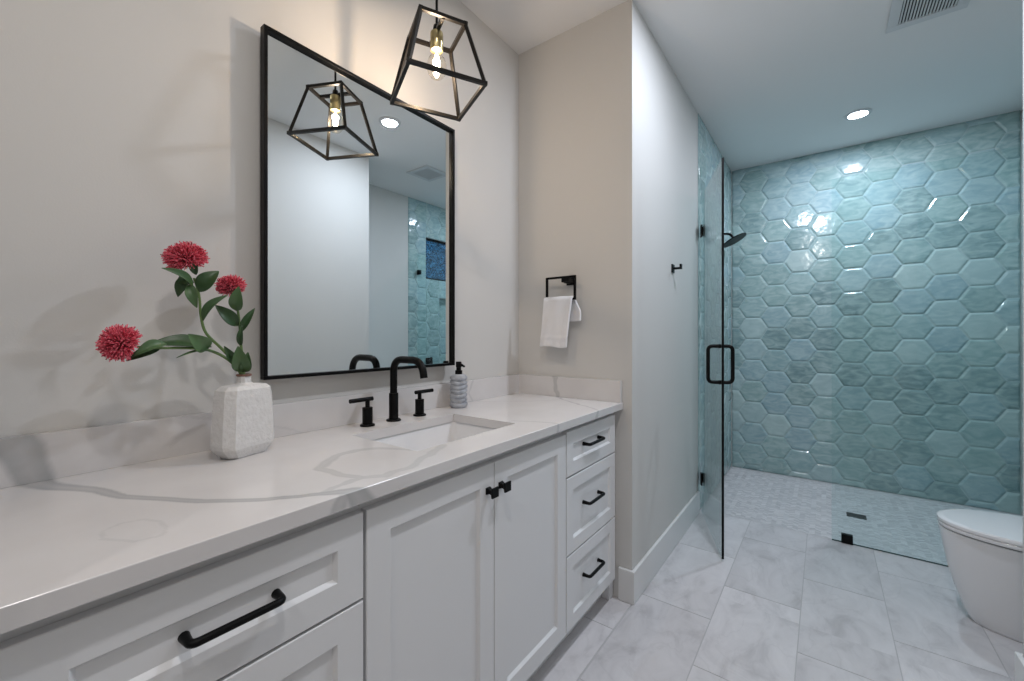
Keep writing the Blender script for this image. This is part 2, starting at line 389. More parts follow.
obj('stone_tiles', bm, M['floor'], fl)
# shower floor: small wavy chevron mosaic, laid in columns running away from the door
bm = bmo(); rg = random.Random(8)
cw = .029; rh = .0165; x = SX + .014; k = 0
while x < RX - .014:
    x1 = min(x + cw, RX - .012); s = .015 * (1 if k % 2 else -1); y = GY + .012
    while y < BY - .012:
        hh = .0042 + rg.uniform(0, .0010); g_ = .0019; prof_ = [(g_, -.0045), (g_ + .0022, hh - .0055), (rh * .5, hh - .0045), (rh - g_ - .0022, hh - .0055), (rh - g_, -.0045)]
        if y - abs(s) / 2 > GY + .012 and y + rh + abs(s) / 2 < BY - .012:
            rows = [[bm.verts.new((xx, y + sg * s / 2 + dy, zz_)) for xx, sg in ((x, -1), (x1, 1))] for dy, zz_ in prof_]
            for ra, rb in zip(rows, rows[1:]): bm.faces.new((ra[0], ra[1], rb[1], rb[0]))
        y += rh
    x += cw; k += 1
obj('shower_mosaic', bm, M['mosaic'], fl)
tr = struct('trim_1', boxb(SX + .012, RX, GY + .002, GY + .014, -.01, .0006), M['floor'], label='thin stone edge strip between floor and shower mosaic')

# baseboards
def baseb(name, segs, label):
    bm = bmo()
    for x0, x1, y0, y1, edge in segs:
        box(bm, x0, x1, y0, y1, .0005, .148, .003)
    return struct(name, bm, M['trim'], label=label)
baseb('baseboard_stub', [(.545, SX + .015, TY - .015, TY, 0), (SX, SX + .015, TY - .004, 3.06, 0)], 'tall white baseboard round the corner of the towel ring wall')
baseb('baseboard_wing', [(WING - .015, WING, FY, 2.145, 0), (WING - .004, RX, 2.13, 2.145, 0)], 'tall white baseboard round the corner before the toilet')
baseb('baseboard_right', [(RX - .015, RX, 2.146, 2.99, 0)], 'white baseboard behind the toilet')
baseb('baseboard_front', [(SX, WING - .016, FY, FY + .015, 0)], 'white baseboard of the wall behind the viewer')
baseb('baseboard_near', [(SX, SX + .015, FY + .016, -.02, 0)], 'white baseboard beside the near end of the vanity')

# ------------------------------------------------------------------ vanity
CX = .562; CZ = .905; CT = .030; FX = .5385
def shaker(bm, y0, y1, z0, z1, st, x=FX, th=.02, rec=.009, bv=.007):
    """shaker front: slab with a recessed, bevelled panel; faces +x"""
    e = .0015
    def ring(dy, xx): return [bm.verts.new((xx, a, b)) for a, b in ((y0 + dy, z0 + dy), (y1 - dy, z0 + dy), (y1 - dy, z1 - dy), (y0 + dy, z1 - dy))]
    R = [ring(0, x - th), ring(0, x - e), ring(e, x), ring(st, x), ring(st + .0012, x - .0012), ring(st + bv, x - rec)]
    for a, b in zip(R, R[1:]):
        for i in range(4): bm.faces.new((a[i], a[(i + 1) % 4], b[(i + 1) % 4], b[i]))
    bm.faces.new(R[-1]); bm.faces.new(R[0][::-1]); return bm
def pull(par, yc, zc, half, x=FX - .009, out=.031, r=.0064):
    bm = bmo()
    pts = fillet([(x, yc - half, zc), (x + out, yc - half, zc), (x + out, yc + half, zc), (x, yc + half, zc)], .011, 6)
    P = [Vector(p) for p in pts]
    # flattened rounded bar
    tube(bm, P, [r * 1.25] + [r] * (len(P) - 2) + [r * 1.25], 10)
    for s in (-1, 1): lathe(bm, [(.0078, 0), (.0078, .002), (.0065, .004)], (x, yc + s * half, zc), 14, 'x')
    return obj('handle', bm, M['black'], par, smooth=True, label='black bar pull')
def knob(par, yc, zc, x=FX):
    bm = bmo()
    def sq(hw, xx): return [bm.verts.new((xx, yc + a * hw, zc + b * hw)) for a, b in ((-1, -1), (1, -1), (1, 1), (-1, 1))]
    R = [sq(.0095, x), sq(.0085, x + .004), sq(.0060, x + .011), sq(.0075, x + .018), sq(.0135, x + .024), sq(.0140, x + .029)]
    for a, b in zip(R, R[1:]):
        for i in range(4): bm.faces.new((a[i], a[(i + 1) % 4], b[(i + 1) % 4], b[i]))
    bm.faces.new(R[-1]); bm.faces.new(R[0][::-1])
    return obj('knob', bm, M['black'], par, label='square black knob')
TOP = CZ - CT
def carcass(t, y0, y1):
    bm = bmo(); bx = FX - .0215
    if y1 - y0 < .6: box(bm, WX + .002, bx, y0, y1, .10, TOP - .001)
    else:                                                           # open under the sink: sides, floor, back and face frame
        for a in ((WX + .002, bx, y0, y0 + .018, .10, TOP - .001), (WX + .002, bx, y1 - .018, y1, .10, TOP - .001), (WX + .002, bx, y0 + .018, y1 - .018, .10, .118),
                  (WX + .002, WX + .014, y0 + .018, y1 - .018, .118, TOP - .001), (bx - .018, bx, y0 + .018, y1 - .018, TOP - .045, TOP - .001), (bx - .018, bx, y0 + .018, y1 - .018, .118, .14)): box(bm, *a)
    box(bm, WX + .002, .475, y0, y1, .001, .10)                    # toe board
    return obj('body', bm, M['cabinet'], t)
t = thing('drawer_cabinet', 'white vanity drawer cabinet nearest the viewer with one long black pull in view', 'cabinet', (0, 0, 0), group='drawer cabinets of the vanity')
carcass(t, .0, .5115)
for z0, z1 in ((.668, .846), (.388, .662), (.104, .382)):
    d = obj('drawer', shaker(bmo(), .030, .509, z0, z1, .057), M['cabinet'], t); pull(d, .274, (z0 + z1) / 2 if z1 > .7 else z1 - .09, .066)
t = thing('sink_cabinet', 'white two door vanity cabinet under the sink with square black knobs', 'cabinet')
carcass(t, .5125, 1.3590)
d = obj('door', shaker(bmo(), .5165, .9365, .104, .846, .060), M['cabinet'], t); knob(d, .908, .772)
d = obj('door', shaker(bmo(), .9395, 1.3565, .104, .846, .060), M['cabinet'], t); knob(d, .966, .772)
t = thing('drawer_cabinet', 'white vanity cabinet of three drawers beside the towel ring wall', 'cabinet', (0, 0, 0), group='drawer cabinets of the vanity')
carcass(t, 1.3600, 1.8405)
for z0, z1 in ((.684, .852), (.390, .678), (.104, .384)):
    d = obj('drawer', shaker(bmo(), 1.3630, 1.8080, z0, z1, .050), M['cabinet'], t); pull(d, 1.5780, (z0 + z1) / 2 + (.012 if z0 > .2 else .012), .068)
bm = boxb(.476, .515, 1.795, 1.8405, .001, .10, .002); obj('foot', bm, M['cabinet'], t)

# countertop with veins (unfolded coordinates run over the edge and up the splashes)
VEINS = [
 ([(-.17, .035), (-.13, .055), (-.08, .085), (-.03, .098), (.01, .108), (.06, .125), (.12, .158), (.16, .172), (.235, .192), (.311, .236), (.378, .272), (.43, .315), (.47, .350), (.517, .418), (.545, .455), (.565, .475), (.61, .50)],
  [.034, .034, .031, .028, .022, .017, .013, .011, .010, .009, .009, .008, .008, .008, .012, .020, .027], .85),
 ([(.61, .435), (.575, .44), (.545, .458)], [.018, .015, .006], .6),
 ([(.525, .43), (.510, .475), (.500, .525), (.45, .510), (.374, .505), (.335, .54), (.303, .602), (.300, .65), (.332, .694), (.38, .72), (.442, .745)], [.008, .008, .008, .010, .010, .011, .012, .011, .010, .007, .004], .42),
 ([(.500, .525), (.534, .565), (.530, .63), (.495, .72), (.449, .82)], [.009, .010, .011, .012, .010], .36),
 ([(.120, 1.95), (.142, 1.92), (.19, 1.85), (.225, 1.823), (.30, 1.755), (.383, 1.700), (.511, 1.628), (.556, 1.590), (.60, 1.56)], [.012, .010, .008, .007, .006, .006, .005, .006, .009], .6),
 ([(.40, 1.21), (.418, 1.215), (.472, 1.24), (.533, 1.262), (.61, 1.25)], [.002, .004, .004, .005, .008], .5),
 ([(.402, .140), (.385, .165), (.393, .188), (.43, .205), (.461, .204), (.487, .185), (.481, .160), (.44, .138), (.402, .140)], [.003] * 9, .22),
 ([(-.13, .30), (-.06, .55), (.0, .70), (.10, .95)], [.004, .003, .002, .001], .2),
 ([(-.13, 1.46), (-.05, 1.43), (.05, 1.50), (.2, 1.62), (.3, 1.755)], [.006, .004, .003, .003, .002], .35),
]
def veinval(X, Y):
    wob = .006 * np.sin(X * 61 + 2 * np.sin(Y * 47)) + .005 * np.sin(Y * 53 + 1.3) + .002 * np.sin(X * 211 + Y * 171) + .0012 * np.sin(Y * 430 + X * 350)
    out = np.zeros_like(X); Xw = X + wob * .5; Yw = Y + wob * .35
    for pts, ws, s in VEINS:
        best = np.full_like(X, 9.)
        for i in range(len(pts) - 1):
            a = pts[i]; b = pts[i + 1]; dx, dy = b[0] - a[0], b[1] - a[1]
            tt = np.clip(((Xw - a[0]) * dx + (Yw - a[1]) * dy) / (dx * dx + dy * dy), 0, 1)
            d = np.hypot(Xw - a[0] - tt * dx, Yw - a[1] - tt * dy) / (ws[i] + tt * (ws[i + 1] - ws[i]))
            best = np.minimum(best, d)
        v = s * np.clip((1.25 - best) / .45, 0, 1) * (.72 + .28 * np.clip(best, 0, 1))
        out = np.maximum(out, v)
    return out
def gridmesh(name, pieces, parent, m=None):
    """pieces: list of (P(u,v)->xyz arrays, U, V, skip(u,v), unfold(x,y,z)->X,Y)"""
    verts = []; faces = []; vals = []
    for P, U, V, skip, unf in pieces:
        base = sum(len(a) for a in verts); uu, vv = np.meshgrid(U, V, indexing='ij'); xyz = np.stack(P(uu, vv), -1).reshape(-1, 3)
        verts.append(xyz); X, Y = unf(xyz[:, 0], xyz[:, 1], xyz[:, 2]); vals.append(veinval(X, Y)); nv = len(V)
        for i in range(len(U) - 1):
            for j in range(len(V) - 1):
                if skip and skip((U[i] + U[i + 1]) / 2, (V[j] + V[j + 1]) / 2): continue
                a = base + i * nv + j; faces.append((a, a + nv, a + nv + 1, a + 1))
    me = bpy.data.meshes.new(name); me.from_pydata(np.concatenate(verts).tolist(), [], faces)
    at = me.attributes.new('vein', 'FLOAT', 'POINT'); at.data.foreach_set('value', np.concatenate(vals).astype(np.float32)); me.materials.append(m or M['quartz'])
    o = bpy.data.objects.new(name, me); C.objects.link(o)
    if parent is not None: o.parent = parent
    return o
SK = (.135, .440, .735, 1.178)       # sink cut-out x0 x1 y0 y1
def lin(a, b, n): return list(np.linspace(a, b, n))
CU = [WX + .001] + lin(-.02, SK[0], 46)[0:] + lin(SK[0], SK[1], 88)[1:] + lin(SK[1], CX - .002, 36)[1:]
CV = lin(-.015, SK[2], 216) + lin(SK[2], SK[3], 110)[1:] + lin(SK[3], TY - .0005, 190)[1:]
flat = lambda x, y, z: (x + (CZ - z), y)
ct = thing('countertop', 'white quartz vanity countertop with broad grey veins', 'countertop')
K = lambda arr, c: np.full_like(arr, c)
e = .002
pieces = [
 (lambda u, v: (u, v, K(u, CZ)), CU, CV, lambda u, v: SK[0] < u < SK[1] and SK[2] < v < SK[3], flat),
 (lambda u, v: (CX - e + e * np.sin(u), v, CZ - e + e * np.cos(u)), lin(0, PI / 2, 4), CV, None, flat),
 (lambda u, v: (K(u, CX), v, u), lin(CZ - e, CZ - CT, 9), CV, None, flat),
 (lambda u, v: (u, v, K(u, CZ - CT)), [CX, SK[1]], [-.015, TY - .0005], None, flat),
 (lambda u, v: (u, v, K(u, CZ - CT)), [SK[1], SK[0]], [-.015, SK[2]], None, flat),
 (lambda u, v: (u, v, K(u, CZ - CT)), [SK[1], SK[0]], [SK[3], TY - .0005], None, flat),
 (lambda u, v: (u, v, K(u, CZ - CT)), [SK[0], WX + .001], [-.015, TY - .0005], None, flat),
 (lambda u, v: (K(u, SK[0]), v, u), lin(CZ, CZ - CT, 5), lin(SK[2], SK[3], 60), None, flat),
 (lambda u, v: (K(u, SK[1]), v, u), lin(CZ, CZ - CT, 5), lin(SK[2], SK[3], 60), None, flat),
 (lambda u, v: (v, K(u, SK[2]), u), lin(CZ, CZ - CT, 5), lin(SK[0], SK[1], 60), None, flat),
 (lambda u, v: (v, K(u, SK[3]), u), lin(CZ, CZ - CT, 5), lin(SK[0], SK[1], 60), None, flat),
 (lambda u, v: (v, K(u, -.015), u), lin(CZ, CZ - CT, 5), [WX + .001, CX], None, flat),
]
gridmesh('slab', pieces, ct)
SH = 1.005; BX = -.014; SYY = TY - .020
up1 = lambda x, y, z: (BX - (z - CZ) - (BX - x), y)
gridmesh('backsplash', [
 (lambda u, v: (K(u, BX), v, u), lin(CZ + .0004, SH, 34), lin(-.015, TY - .0005, 520), None, up1),
 (lambda u, v: (u, v, K(u, SH)), [BX, WX + .001], lin(-.015, TY - .0005, 520), None, up1)], ct)
up2 = lambda x, y, z: (x + .74 * 0 - (z - CZ) * .75, SYY + (z - CZ) + (y - SYY))
gridmesh('side_splash', [
 (lambda u, v: (v, K(u, SYY), u), lin(CZ + .0004, SH, 40), lin(BX + .0005, CX - .004, 180), None, up2),
 (lambda u, v: (v, u, K(u, SH)), [SYY, TY - .0005], lin(BX + .0005, CX - .004, 180), None, up2),
 (lambda u, v: (K(u, CX - .004), v, u), lin(CZ + .0004, SH, 3), [SYY, TY - .0005], None, up2)], ct)

# sink basin (undermount, rectangular)
bm = bmo(); a0, a1, b0, b1 = SK[0] - .006, SK[1] + .006, SK[2] - .006, SK[3] + .006; zt = CZ - CT - .0008
def rr(ins, z, rad, n=5):
    x0, x1, y0, y1 = a0 + ins, a1 - ins, b0 + ins, b1 - ins; out = []
    for cx, cy, s in ((x1 - rad, y1 - rad, 0), (x0 + rad, y1 - rad, 1), (x0 + rad, y0 + rad, 2), (x1 - rad, y0 + rad, 3)):
        for i in range(n + 1):
            a = (s + i / n) * PI / 2; out.append(bm.verts.new((cx + rad * math.cos(a), cy + rad * math.sin(a), z)))
    return out
R = [rr(-.02, zt - .012, .03), rr(-.02, zt, .03), rr(0, zt, .022), rr(.004, zt - .01, .022), rr(.012, zt - .10, .026), rr(.020, zt - .128, .03), rr(.045, zt - .138, .03), rr(.11, zt - .143, .02)]
for a, b in zip(R, R[1:]):
    n = len(a)
    for i in range(n): bm.faces.new((a[i], a[(i + 1) % n], b[(i + 1) % n], b[i]))
bm.faces.new(R[-1])
R2 = [R[0], rr(-.012, zt - .11, .03), rr(.03, zt - .155, .03)]
for a, b in zip(R2, R2[1:]):
    n = len(a)
    for i in range(n): bm.faces.new((a[i], a[(i + 1) % n], b[(i + 1) % n], b[i]))
bm.faces.new(R2[-1])
sk = thing('sink_basin', 'white rectangular undermount sink set in the countertop', 'sink')
obj('basin', bm, M['porcelain'], sk, smooth=True)
bm = lathe(bmo(), [(.020, -.001), (.020, .002), (.017, .003), (.004, .001)], ((SK[0] + SK[1]) / 2, .957, zt - .1425), 24); obj('drain', bm, M['black'], sk)

# faucet
fx = .056; fz = CZ
fa = thing('faucet', 'matte black widespread faucet with arched spout behind the sink', 'faucet', (fx, .953, fz))
bm = bmo(); lathe(bm, [(.026, 0), (.026, .004), (.0245, .006), (.0165, .0065), (.0165, .098), (.0155, .1), (.0133, .1005)], (0, 0, 0), 28)
pts = [(0, 0, .09)] + fillet([(0, 0, .10), (0, 0, .222), (.152, 0, .222), (.163, 0, .163)], .048, 10)
tube(bm, pts, .0128, 20); obj('spout', bm, M['black'], fa, smooth=True)
bm = bmo()
def handle(y, sgn):
    h = obj('handle', lathe(bmo(), [(.0245, 0), (.0245, .004), (.023, .006), (.0170, .0065), (.0170, .062), (.016, .063), (.0075, .0635), (.0075, .090)], (0, y, 0), 24), M['black'], fa, smooth=True)
    obj('lever', tube(bmo(), [(0, y - sgn * .020, .0905), (0, y + sgn * .066, .0905)], .0072, 14), M['black'], h, smooth=True)
handle(-.108, -1); handle(.121, 1)

# soap dispenser
sd = thing('soap_dispenser', 'ribbed grey ceramic soap dispenser with black pump near the splash corner', 'soap dispenser', (.045, 1.300, CZ))
prof = [(.030, 0), (.034, .003)]
for i in range(7):
    z = .006 + i * .0185
    prof += [(.0345, z), (.0372, z + .004), (.0378, z + .008), (.0365, z + .013), (.0338, z + .017)]
prof += [(.033, .137), (.026, .141), (.0155, .1425)]
bm = lathe(bmo(), prof, n=36)
for v in bm.verts:
    a = math.atan2(v.co.y, v.co.x); k = 1 + .02 * math.sin(3 * a + v.co.z * 60) + .012 * math.sin(5 * a - v.co.z * 110); v.co.x *= k; v.co.y *= k
    if .01 < v.co.z < .13: v.co.z += .003 * math.sin(2 * a)
obj('bottle', bm, M['dispenser'], sd, smooth=True)
bm = lathe(bmo(), [(.0155, .141), (.0155, .158), (.0105, .160), (.0105, .172), (.0125, .173), (.0125, .192), (.011, .196)], n=20)
tube(bm, [(0, 0, .184), (.012, .0, .184), (.034, 0, .176)], [.006, .006, .004], 10)
obj('pump', bm, M['black'], sd, smooth=True)

# ------------------------------------------------------------------ mirror
MY0, MY1, MZ0, MZ1 = .532, 1.3035, 1.084, 2.106
mr = thing('wall_mirror', 'tall rectangular wall mirror with thin black metal frame', 'mirror')
bm = bmo(); w = .0105
for a in ((MY0, MY1, MZ0, MZ0 + w), (MY0, MY1, MZ1 - w, MZ1), (MY0, MY0 + w, MZ0 + w, MZ1 - w), (MY1 - w, MY1, MZ0 + w, MZ1 - w)): box(bm, -.006, .019, *a, .0010)
obj('mirror_frame', bm, M['black'], mr)
obj('mirror_glass', boxb(.001, .006, MY0 + w, MY1 - w, MZ0 + w, MZ1 - w), M['mirror'], mr)
bm = bmo(); box(bm, -.010, .001, MY0 + w, MY1 - w, MZ0 + w, MZ1 - w); box(bm, WX, -.010, MY0 + .10, MY0 + .16, MZ1 - .14, MZ1 - .10); box(bm, WX, -.010, MY1 - .16, MY1 - .10, MZ1 - .14, MZ1 - .10)
obj('backing_panel', bm, M['dark'], mr)

# ------------------------------------------------------------------ pendant
pe = thing('pendant_light', 'black open cage pendant lamp hanging over the vanity', 'pendant lamp', (PEND[0], PEND[1], CEIL), (0, 0, -.457))
zt, zb, ht, hb = 2.192 - CEIL, 1.992 - CEIL, .0712, .1182
tc = [Vector((ht * a, ht * b, zt)) for a, b in ((1, -1), (1, 1), (-1, 1), (-1, -1))]
bc = [Vector((hb * a, hb * b, zb)) for a, b in ((1, -1), (1, 1), (-1, 1), (-1, -1))]
bm = bmo(); bw = .0110
for i in range(4):
    bar(bm, tc[i], tc[(i + 1) % 4], bw); bar(bm, bc[i], bc[(i + 1) % 4], bw)
    bar(bm, tc[i], bc[i], bw, up=Vector((tc[i].y, -tc[i].x, 0)).normalized())
    for c in (tc[i], bc[i]): box(bm, c.x - bw * .55, c.x + bw * .55, c.y - bw * .55, c.y + bw * .55, c.z - bw * .55, c.z + bw * .55)
bar(bm, (tc[0] + tc[1]) / 2, (tc[2] + tc[3]) / 2, bw)
obj('cage_frame', bm, M['bronze'], pe)
bm = lathe(bmo(), [(.0042, zt + .012), (.0042, -.022)], n=12); obj('rod', bm, M['black'], pe, smooth=True)
bm = lathe(bmo(), [(.062, 0), (.062, -.018), (.055, -.024), (.010, -.026), (.010, -.034)], n=32); obj('canopy', bm, M['black'], pe, smooth=True)
bm = lathe(bmo(), [(.006, zt + .022), (.010, zt + .018), (.012, zt + .004), (.0125, zt - .006)], n=18); obj('swivel', bm, M['black'], pe, smooth=True)
bm = lathe(bmo(), [(.010, zt - .004), (.0195, zt - .006), (.0205, zt - .010), (.0205, zt - .062), (.0195, zt - .064), (.013, zt - .0645)], n=28); sk_ = obj('socket', bm, M['brass'], pe, smooth=True)
zz = zt - .058
bp_ = [(.012, zz), (.013, zz - .008), (.016, zz - .020), (.0265, zz - .034), (.0305, zz - .050), (.0310, zz - .062), (.0275, zz - .078), (.019, zz - .090), (.009, zz - .0955), (.001, zz - .0965)]
bl = obj('bulb', lathe(bmo(), bp_, n=28), M['bulbglass'], pe, smooth=True)
bm = bmo()
for k in range(6):
    a = k * PI / 3; c, s = math.cos(a), math.sin(a)
    tube(bm, [(c * .004, s * .004, zz - .020), (c * .010, s * .010, zz - .048), (c * .004, s * .004, zz - .074)], .0016, 5)
tube(bm, [(0, 0, zz), (0, 0, zz - .076)], .0015, 6)
obj('filament', bm, M['fil'], bl)

# ------------------------------------------------------------------ towel ring + towel
ry = 1.785
tr_ = thing('towel_ring', 'square black towel ring on the wall past the counter', 'towel ring', (.2945, TY, 1.487))
bm = bmo(); box(bm, -.0235, .0235, -.008, -.0005, -.0235, .0235, .001); box(bm, -.0165, .0165, -.048, -.008, -.0165, .0165, .001)
box(bm, -.020, .020, -.066, -.046, -.014, .014, .001)
obj('wall_plate', bm, M['black'], tr_)
bm = bmo(); xa, xb, za, zb_ = .188 - .2945, .345 - .2945, 1.496 - 1.485, 1.388 - 1.485; yy = ry - TY
bw = .0100
for a, b in (((xa, yy, za), (xb, yy, za)), ((xb, yy, za), (xb, yy, zb_)), ((xb, yy, zb_), (xa, yy, zb_)), ((xa, yy, zb_), (xa, yy, za))): bar(bm, a, b, bw)
for p in ((xa, za), (xb, za), (xa, zb_), (xb, zb_)): box(bm, p[0] - bw / 2, p[0] + bw / 2, yy - bw / 2, yy + bw / 2, p[1] - bw / 2, p[1] + bw / 2)
obj('ring_bar', bm, M['black'], tr_)
# towel folded over the lower bar: a closed cloth sheet
bm = bmo(); nu, nv = 20, 46
zbar = 1.388; tops = []
def cloth(u, s, side):
    """u 0..1 across, s along the drape: front bottom -> over bar -> back bottom"""
    front = .232; back = .105; L = front + .040 + back
    d = s * L
    if d < front: z = zbar - (front - d); yoff = -.017; sect = 0
    elif d < front + .040:
        a = (d - front) / .040 * PI; z = zbar + .013 * math.sin(a); yoff = -.017 * math.cos(a); sect = 1
    else: z = zbar - (d - front - .040); yoff = .017; sect = 2
    k = (zbar - z) / .232
    wob = .0045 * math.sin(u * 9 + k * 3) + .003 * math.sin(u * 17 + 1) * max(0, k)
    x0, x1 = .178, .338
    if yoff < .001: x0 -= .020 * max(0, k); x1 -= .022 * max(0, k)
    else: x0 += .010; x1 += .030 * min(1, max(0, k) * 4)
    hem = .0035 * (math.exp(-((k - .80) / .025) ** 2)) if sect == 0 else 0
    return Vector((x0 + u * (x1 - x0), ry + yoff + (-1 if sect == 0 else 1) * .004 * min(1, max(0, k) * 3) + wob * (1 if sect else 1) - hem, z + .004 * math.sin(u * 6) * max(0, k)))
G = []
for i in range(nu + 1):
    G.append([bm.verts.new(cloth(i / nu, j / nv, 1)) for j in range(nv + 1)])
for i in range(nu):
    for j in range(nv): bm.faces.new((G[i][j], G[i + 1][j], G[i + 1][j + 1], G[i][j + 1]))
tw = obj('hand_towel', bm, M['towel'], None, smooth=True); tag(tw, 'white folded hand towel draped over the black towel ring', 'towel')
md = tw.modifiers.new('thick', 'SOLIDIFY'); md.thickness = .011; md.offset = 0
md = tw.modifiers.new('sub', 'SUBSURF'); md.levels = 1; md.render_levels = 2

# robe hook
rh_ = thing('robe_hook', 'small black robe hook on the white wall before the shower', 'hook', (SX, 2.47, 1.597))
bm = bmo(); box(bm, .0005, .007, -.022, .022, -.024, .024, .001); obj('wall_plate', bm, M['black'], rh_)
bm = bmo(); box(bm, .007, .052, -.007, .007, -.006, .006, .001); box(bm, .042, .052, -.011, .011, -.006, .022, .001); obj('prong', bm, M['black'], rh_)

# ------------------------------------------------------------------ vase and flowers
VA = (.100, .450)
va = thing('vase', 'faceted crackled white ceramic flask vase on the counter', 'vase', (VA[0], VA[1], CZ), (0, 0, .30))
bm = bmo()
def oct_(hx, hy, ch, z): 
    return [bm.verts.new(p + (z,)) for p in [(hx, -hy + ch), (hx, hy - ch), (hx - ch, hy), (-hx + ch, hy), (-hx, hy - ch), (-hx, -hy + ch), (-hx + ch, -hy), (hx - ch, -hy)]]
# depth along x, width along y
prof = [(.027, .046, .012, 0), (.030, .052, .014, .003), (.0395, .070, .018, .026), (.0400, .0720, .019, .036), (.0375, .0660, .018, .150), (.0360, .0630, .018, .170), (.028, .052, .014, .179), (.0185, .0195, .0078, .182)]
Rg = [oct_(*p) for p in prof]
for a, b in zip(Rg, Rg[1:]):
    for i in range(8): bm.faces.new((a[i], a[(i + 1) % 8], b[(i + 1) % 8], b[i]))
bm.faces.new(Rg[0][::-1])
top = Rg[-1]
n8 = [bm.verts.new((.0165 * math.cos(a), .0165 * math.sin(a), .186)) for a in [math.atan2(v.co.y, v.co.x) for v in top]]
n9 = [bm.verts.new((.0160 * math.cos(a), .0160 * math.sin(a), .203)) for a in [math.atan2(v.co.y, v.co.x) for v in top]]
for a, b in ((top, n8), (n8, n9)):
    for i in range(8): bm.faces.new((a[i], a[(i + 1) % 8], b[(i + 1) % 8], b[i]))
bmesh.ops.bevel(bm, geom=[e_ for e_ in bm.edges if len(e_.link_faces) == 2 and e_.calc_face_angle(0) > .3], offset=.002, segments=2, affect='EDGES')
obj('body', bm, M['vase'], va)
bm = lathe(bmo(), [(.0125, .170), (.0125, .205), (.0135, .2075), (.0165, .2075), (.0178, .2055), (.0178, .2030), (.0150, .2015)], n=24); obj('rim', bm, M['rim'], va, smooth=True)

FC, FS = math.cos(YAW), math.sin(YAW)
def pt(u, v, x):
    """photo direction (u,v) met with the plane at distance x from the vanity wall"""
    r = (u - 512) / FPX; z = -(v - 336.1) / FPX; d = Vector((-FS + FC * r, FC + FS * r, z)); t = (x - 1.3036) / d.x
    return Vector((1.3036, 0, 1.2104)) + d * t
def smooth_path(P, n=5):
    out = []
    for i in range(len(P) - 1):
        p0 = P[max(i - 1, 0)]; p1 = P[i]; p2 = P[i + 1]; p3 = P[min(i + 2, len(P) - 1)]
        for k in range(n):
            t = k / n; out.append(.5 * ((2 * p1) + (p2 - p0) * t + (2 * p0 - 5 * p1 + 4 * p2 - p3) * t * t + (3 * p1 - p0 - 3 * p2 + p3) * t ** 3))
    out.append(P[-1]); return out
def leaf(par, a, b, w, shade, curl=.012, face=None, bow=.01):
    a = Vector(a); b = Vector(b); t = (b - a); Ln = t.length; t.normalize()
    nrm = Vector(face or (.8, -.45, .35)); nrm = (nrm - t * nrm.dot(t)).normalized(); s = t.cross(nrm)
    bm = bmo(); rows = []
    for i in range(11):
        k = i / 10; wd = w * (math.sin(PI * k ** .85) ** .75) * (1 - .15 * k) if 0 < k < 1 else .0008
        mid = a + t * Ln * k + nrm * (bow * math.sin(PI * k))
        rows.append([bm.verts.new(mid + s * (wd * q) + nrm * (abs(q) ** 1.5 * curl * wd / w)) for q in (-1, -.5, 0, .5, 1)])
    for r0, r1 in zip(rows, rows[1:]):
        for j in range(4): bm.faces.new((r0[j], r0[j + 1], r1[j + 1], r1[j]))
    o = obj('leaf', bm, M['leaf'], par, smooth=True); o.color = (shade, shade, shade, 1)
    md = o.modifiers.new('thick', 'SOLIDIFY'); md.thickness = .0009
    md = o.modifiers.new('sub', 'SUBSURF'); md.levels = 1; md.render_levels = 1
    return o
def head(par, c, r, axis, n, flat=1.0, seed=1):
    rg = random.Random(seed); c = Vector(c); axis = Vector(axis).normalized(); q = axis.to_track_quat('Z', 'Y')
    bm = bmo(); bmesh.ops.create_icosphere(bm, subdivisions=3, radius=r * .60, matrix=Matrix.Translation(c) @ q.to_matrix().to_4x4() @ Matrix.Diagonal((1, 1, flat, 1)))
    obj('flower_core', bm, M['core'], par, smooth=True)
    bm = bmo(); ga = PI * (3 - 5 ** .5)
    for i in range(n):
        z = 1 - (i + .5) / n * 1.75; z = max(-.95, z); rr_ = math.sqrt(max(0, 1 - z * z)); a = i * ga
        d = Vector((rr_ * math.cos(a), rr_ * math.sin(a), z)) + Vector((rg.uniform(-.1, .1), rg.uniform(-.1, .1), rg.uniform(-.1, .1))); d.normalize()
        d3 = q @ Vector((d.x, d.y, d.z * flat)); ln = r * rg.uniform(.80, 1.05)
        p0 = c + d3 * (r * .5); p1 = c + d3 * ln
        bend = q @ Vector((rg.uniform(-1, 1), rg.uniform(-1, 1), rg.uniform(-.3, 1))) * (r * .07)
        tube(bm, [p0, (p0 + p1) / 2 + bend * .4, p1 + bend], [.0011, .0010, .0008], 4)
        tip = p1 + bend; s = rg.uniform(.0009, .0015)
        bmesh.ops.create_icosphere(bm, subdivisions=1, radius=s, matrix=Matrix.Translation(tip))
    return obj('florets', bm, M['petal'], par)
def flower(label, stempts, hc, hr, n, flat, seed, leaves, ax=None):
    base = Vector((VA[0], VA[1], CZ + .19))
    fl_ = thing('cut_flower', label, 'flower', base, group='cut flowers in the white vase')
    P = [base - base] + [p - base for p in stempts]
    sp = smooth_path(P); obj('stem', tube(bmo(), sp, [.0042 - .0016 * i / len(sp) for i in range(len(sp))], 8), M['stem'], fl_, smooth=True)
    hc = hc - base; head(fl_, hc, hr, ax or (hc - (stempts[-1] - base)), n, flat, seed)
    for a, b, w, sh, cu, fc in leaves: leaf(fl_, a - base, b - base, w, sh, cu, fc)
p = pt
